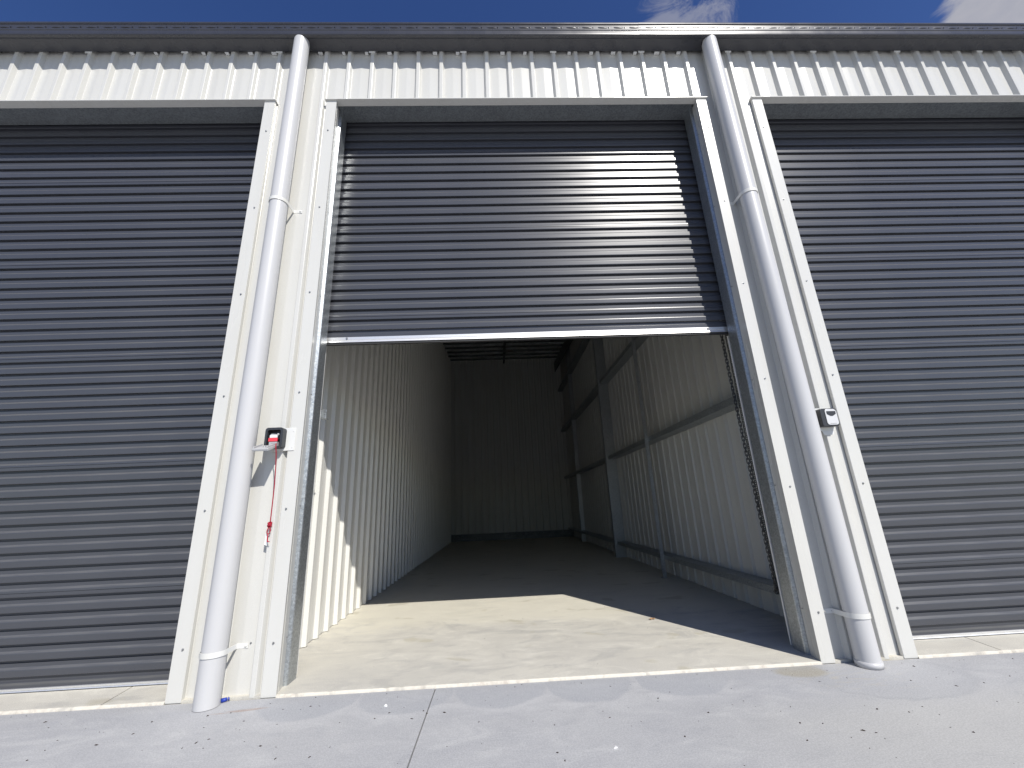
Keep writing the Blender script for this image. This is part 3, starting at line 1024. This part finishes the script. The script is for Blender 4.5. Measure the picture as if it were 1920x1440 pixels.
# ------------------------------------------------------------------ small things on the ground
lf = M()
pts = [(0, 0), (0.018, 0.010), (0.030, 0.004), (0.036, 0.016), (0.022, 0.020), (0.010, 0.026), (-0.004, 0.018), (-0.016, 0.012), (-0.010, 0.002)]
lf.add([(p[0], p[1], 0.003 + 0.010 * abs(math.sin(i * 1.7))) for i, p in enumerate(pts)] + [(0.010, 0.012, 0.004)], [(i, (i + 1) % 9, 9) for i in range(9)])
leaf = lf.build('dry_leaf', 'dead_leaf')
leaf.location = (2.30, 0.985, 0.0)
tag(leaf, 'small curled dry leaf on the sunlit concrete floor', 'leaf')

bm = bmesh.new()
bmesh.ops.create_icosphere(bm, subdivisions=2, radius=0.0085)
for v in bm.verts:
    v.co *= 1 + 0.15 * math.sin(v.co.x * 500 + v.co.z * 300)
    v.co.z *= 0.7
me = bpy.data.meshes.new('pebble')
bm.to_mesh(me)
bm.free()
me.materials.append(MATS['white_stone'])
peb = bpy.data.objects.new('pebble', me)
COL.objects.link(peb)
peb.location = (0.604, -0.187, GND + 0.005)
tag(peb, 'white pebble on the driveway in front of the open bay', 'pebble')

bc = M()
bc.tube([(-0.258, -0.022, GND + 0.008), (-0.236, -0.014, GND + 0.012)], [0.011, 0.008], 10)
bc.dome((-0.232, -0.012, GND + 0.012), (1, 0.3, 0), 0.009, 0.006, 8)
blue = bc.build('plastic_plug', 'blue_plastic')
tag(blue, 'blue plastic plug lying behind the left downpipe', 'plug')

pc = M().prism([(0, 0), (0.016, 0.004), (0.018, 0.008), (0.002, 0.006)], 2, 0.0, 0.002)
pc.add([(0.0, 0.0, 0.002), (0.016, 0.004, 0.002), (0.010, 0.0, 0.010)], [(0, 1, 2)])
pp = pc.build('paper_scrap', 'white_plastic')
pp.location = (1.57, -0.66, GND + 0.0005)
tag(pp, 'tiny white paper scrap on the driveway near the camera', 'paper')

rb = random.Random(5)
db = M()
for k in range(260):
    xx = rb.uniform(-1.6, 4.2)
    yy = -0.02 - abs(rb.gauss(0, 0.55))
    if yy < -1.25:
        continue
    s_ = rb.choice((0.0014, 0.0016, 0.0018, 0.002, 0.0024, 0.0028, 0.0034, 0.0046))
    a = rb.uniform(0, math.pi)
    ln = s_ * rb.uniform(1.0, 2.2)
    ca, sa = math.cos(a), math.sin(a)
    q = [(-ln, -s_ * .6), (ln * .7, -s_ * .7), (ln, s_ * .2), (-ln * .5, s_ * .8)]
    vv = [(xx + u * ca - v * sa, yy + u * sa + v * ca, GND + 0.0003) for u, v in q] + [(xx + rb.uniform(-1, 1) * s_ * .3, yy, GND + s_ * rb.uniform(.5, 1.1))]
    db.add(vv, [(0, 1, 4), (1, 2, 4), (2, 3, 4), (3, 0, 4), (3, 2, 1, 0)])
for k in range(26):
    xx, yy = rb.uniform(0.2, 2.4), rb.uniform(0.1, 1.7)
    s_ = rb.choice((0.0015, 0.002, 0.0028))
    db.add([(xx - s_, yy, 0.0003), (xx + s_, yy - s_ * .4, 0.0003), (xx + s_ * .3, yy + s_, 0.0003), (xx, yy, s_)], [(0, 1, 3), (1, 2, 3), (2, 0, 3), (2, 1, 0)])
deb = db.build('leaf_debris', 'dark_bits', kind='stuff')
deb['label'] = 'scattered dark leaf crumbs and grit on the concrete'
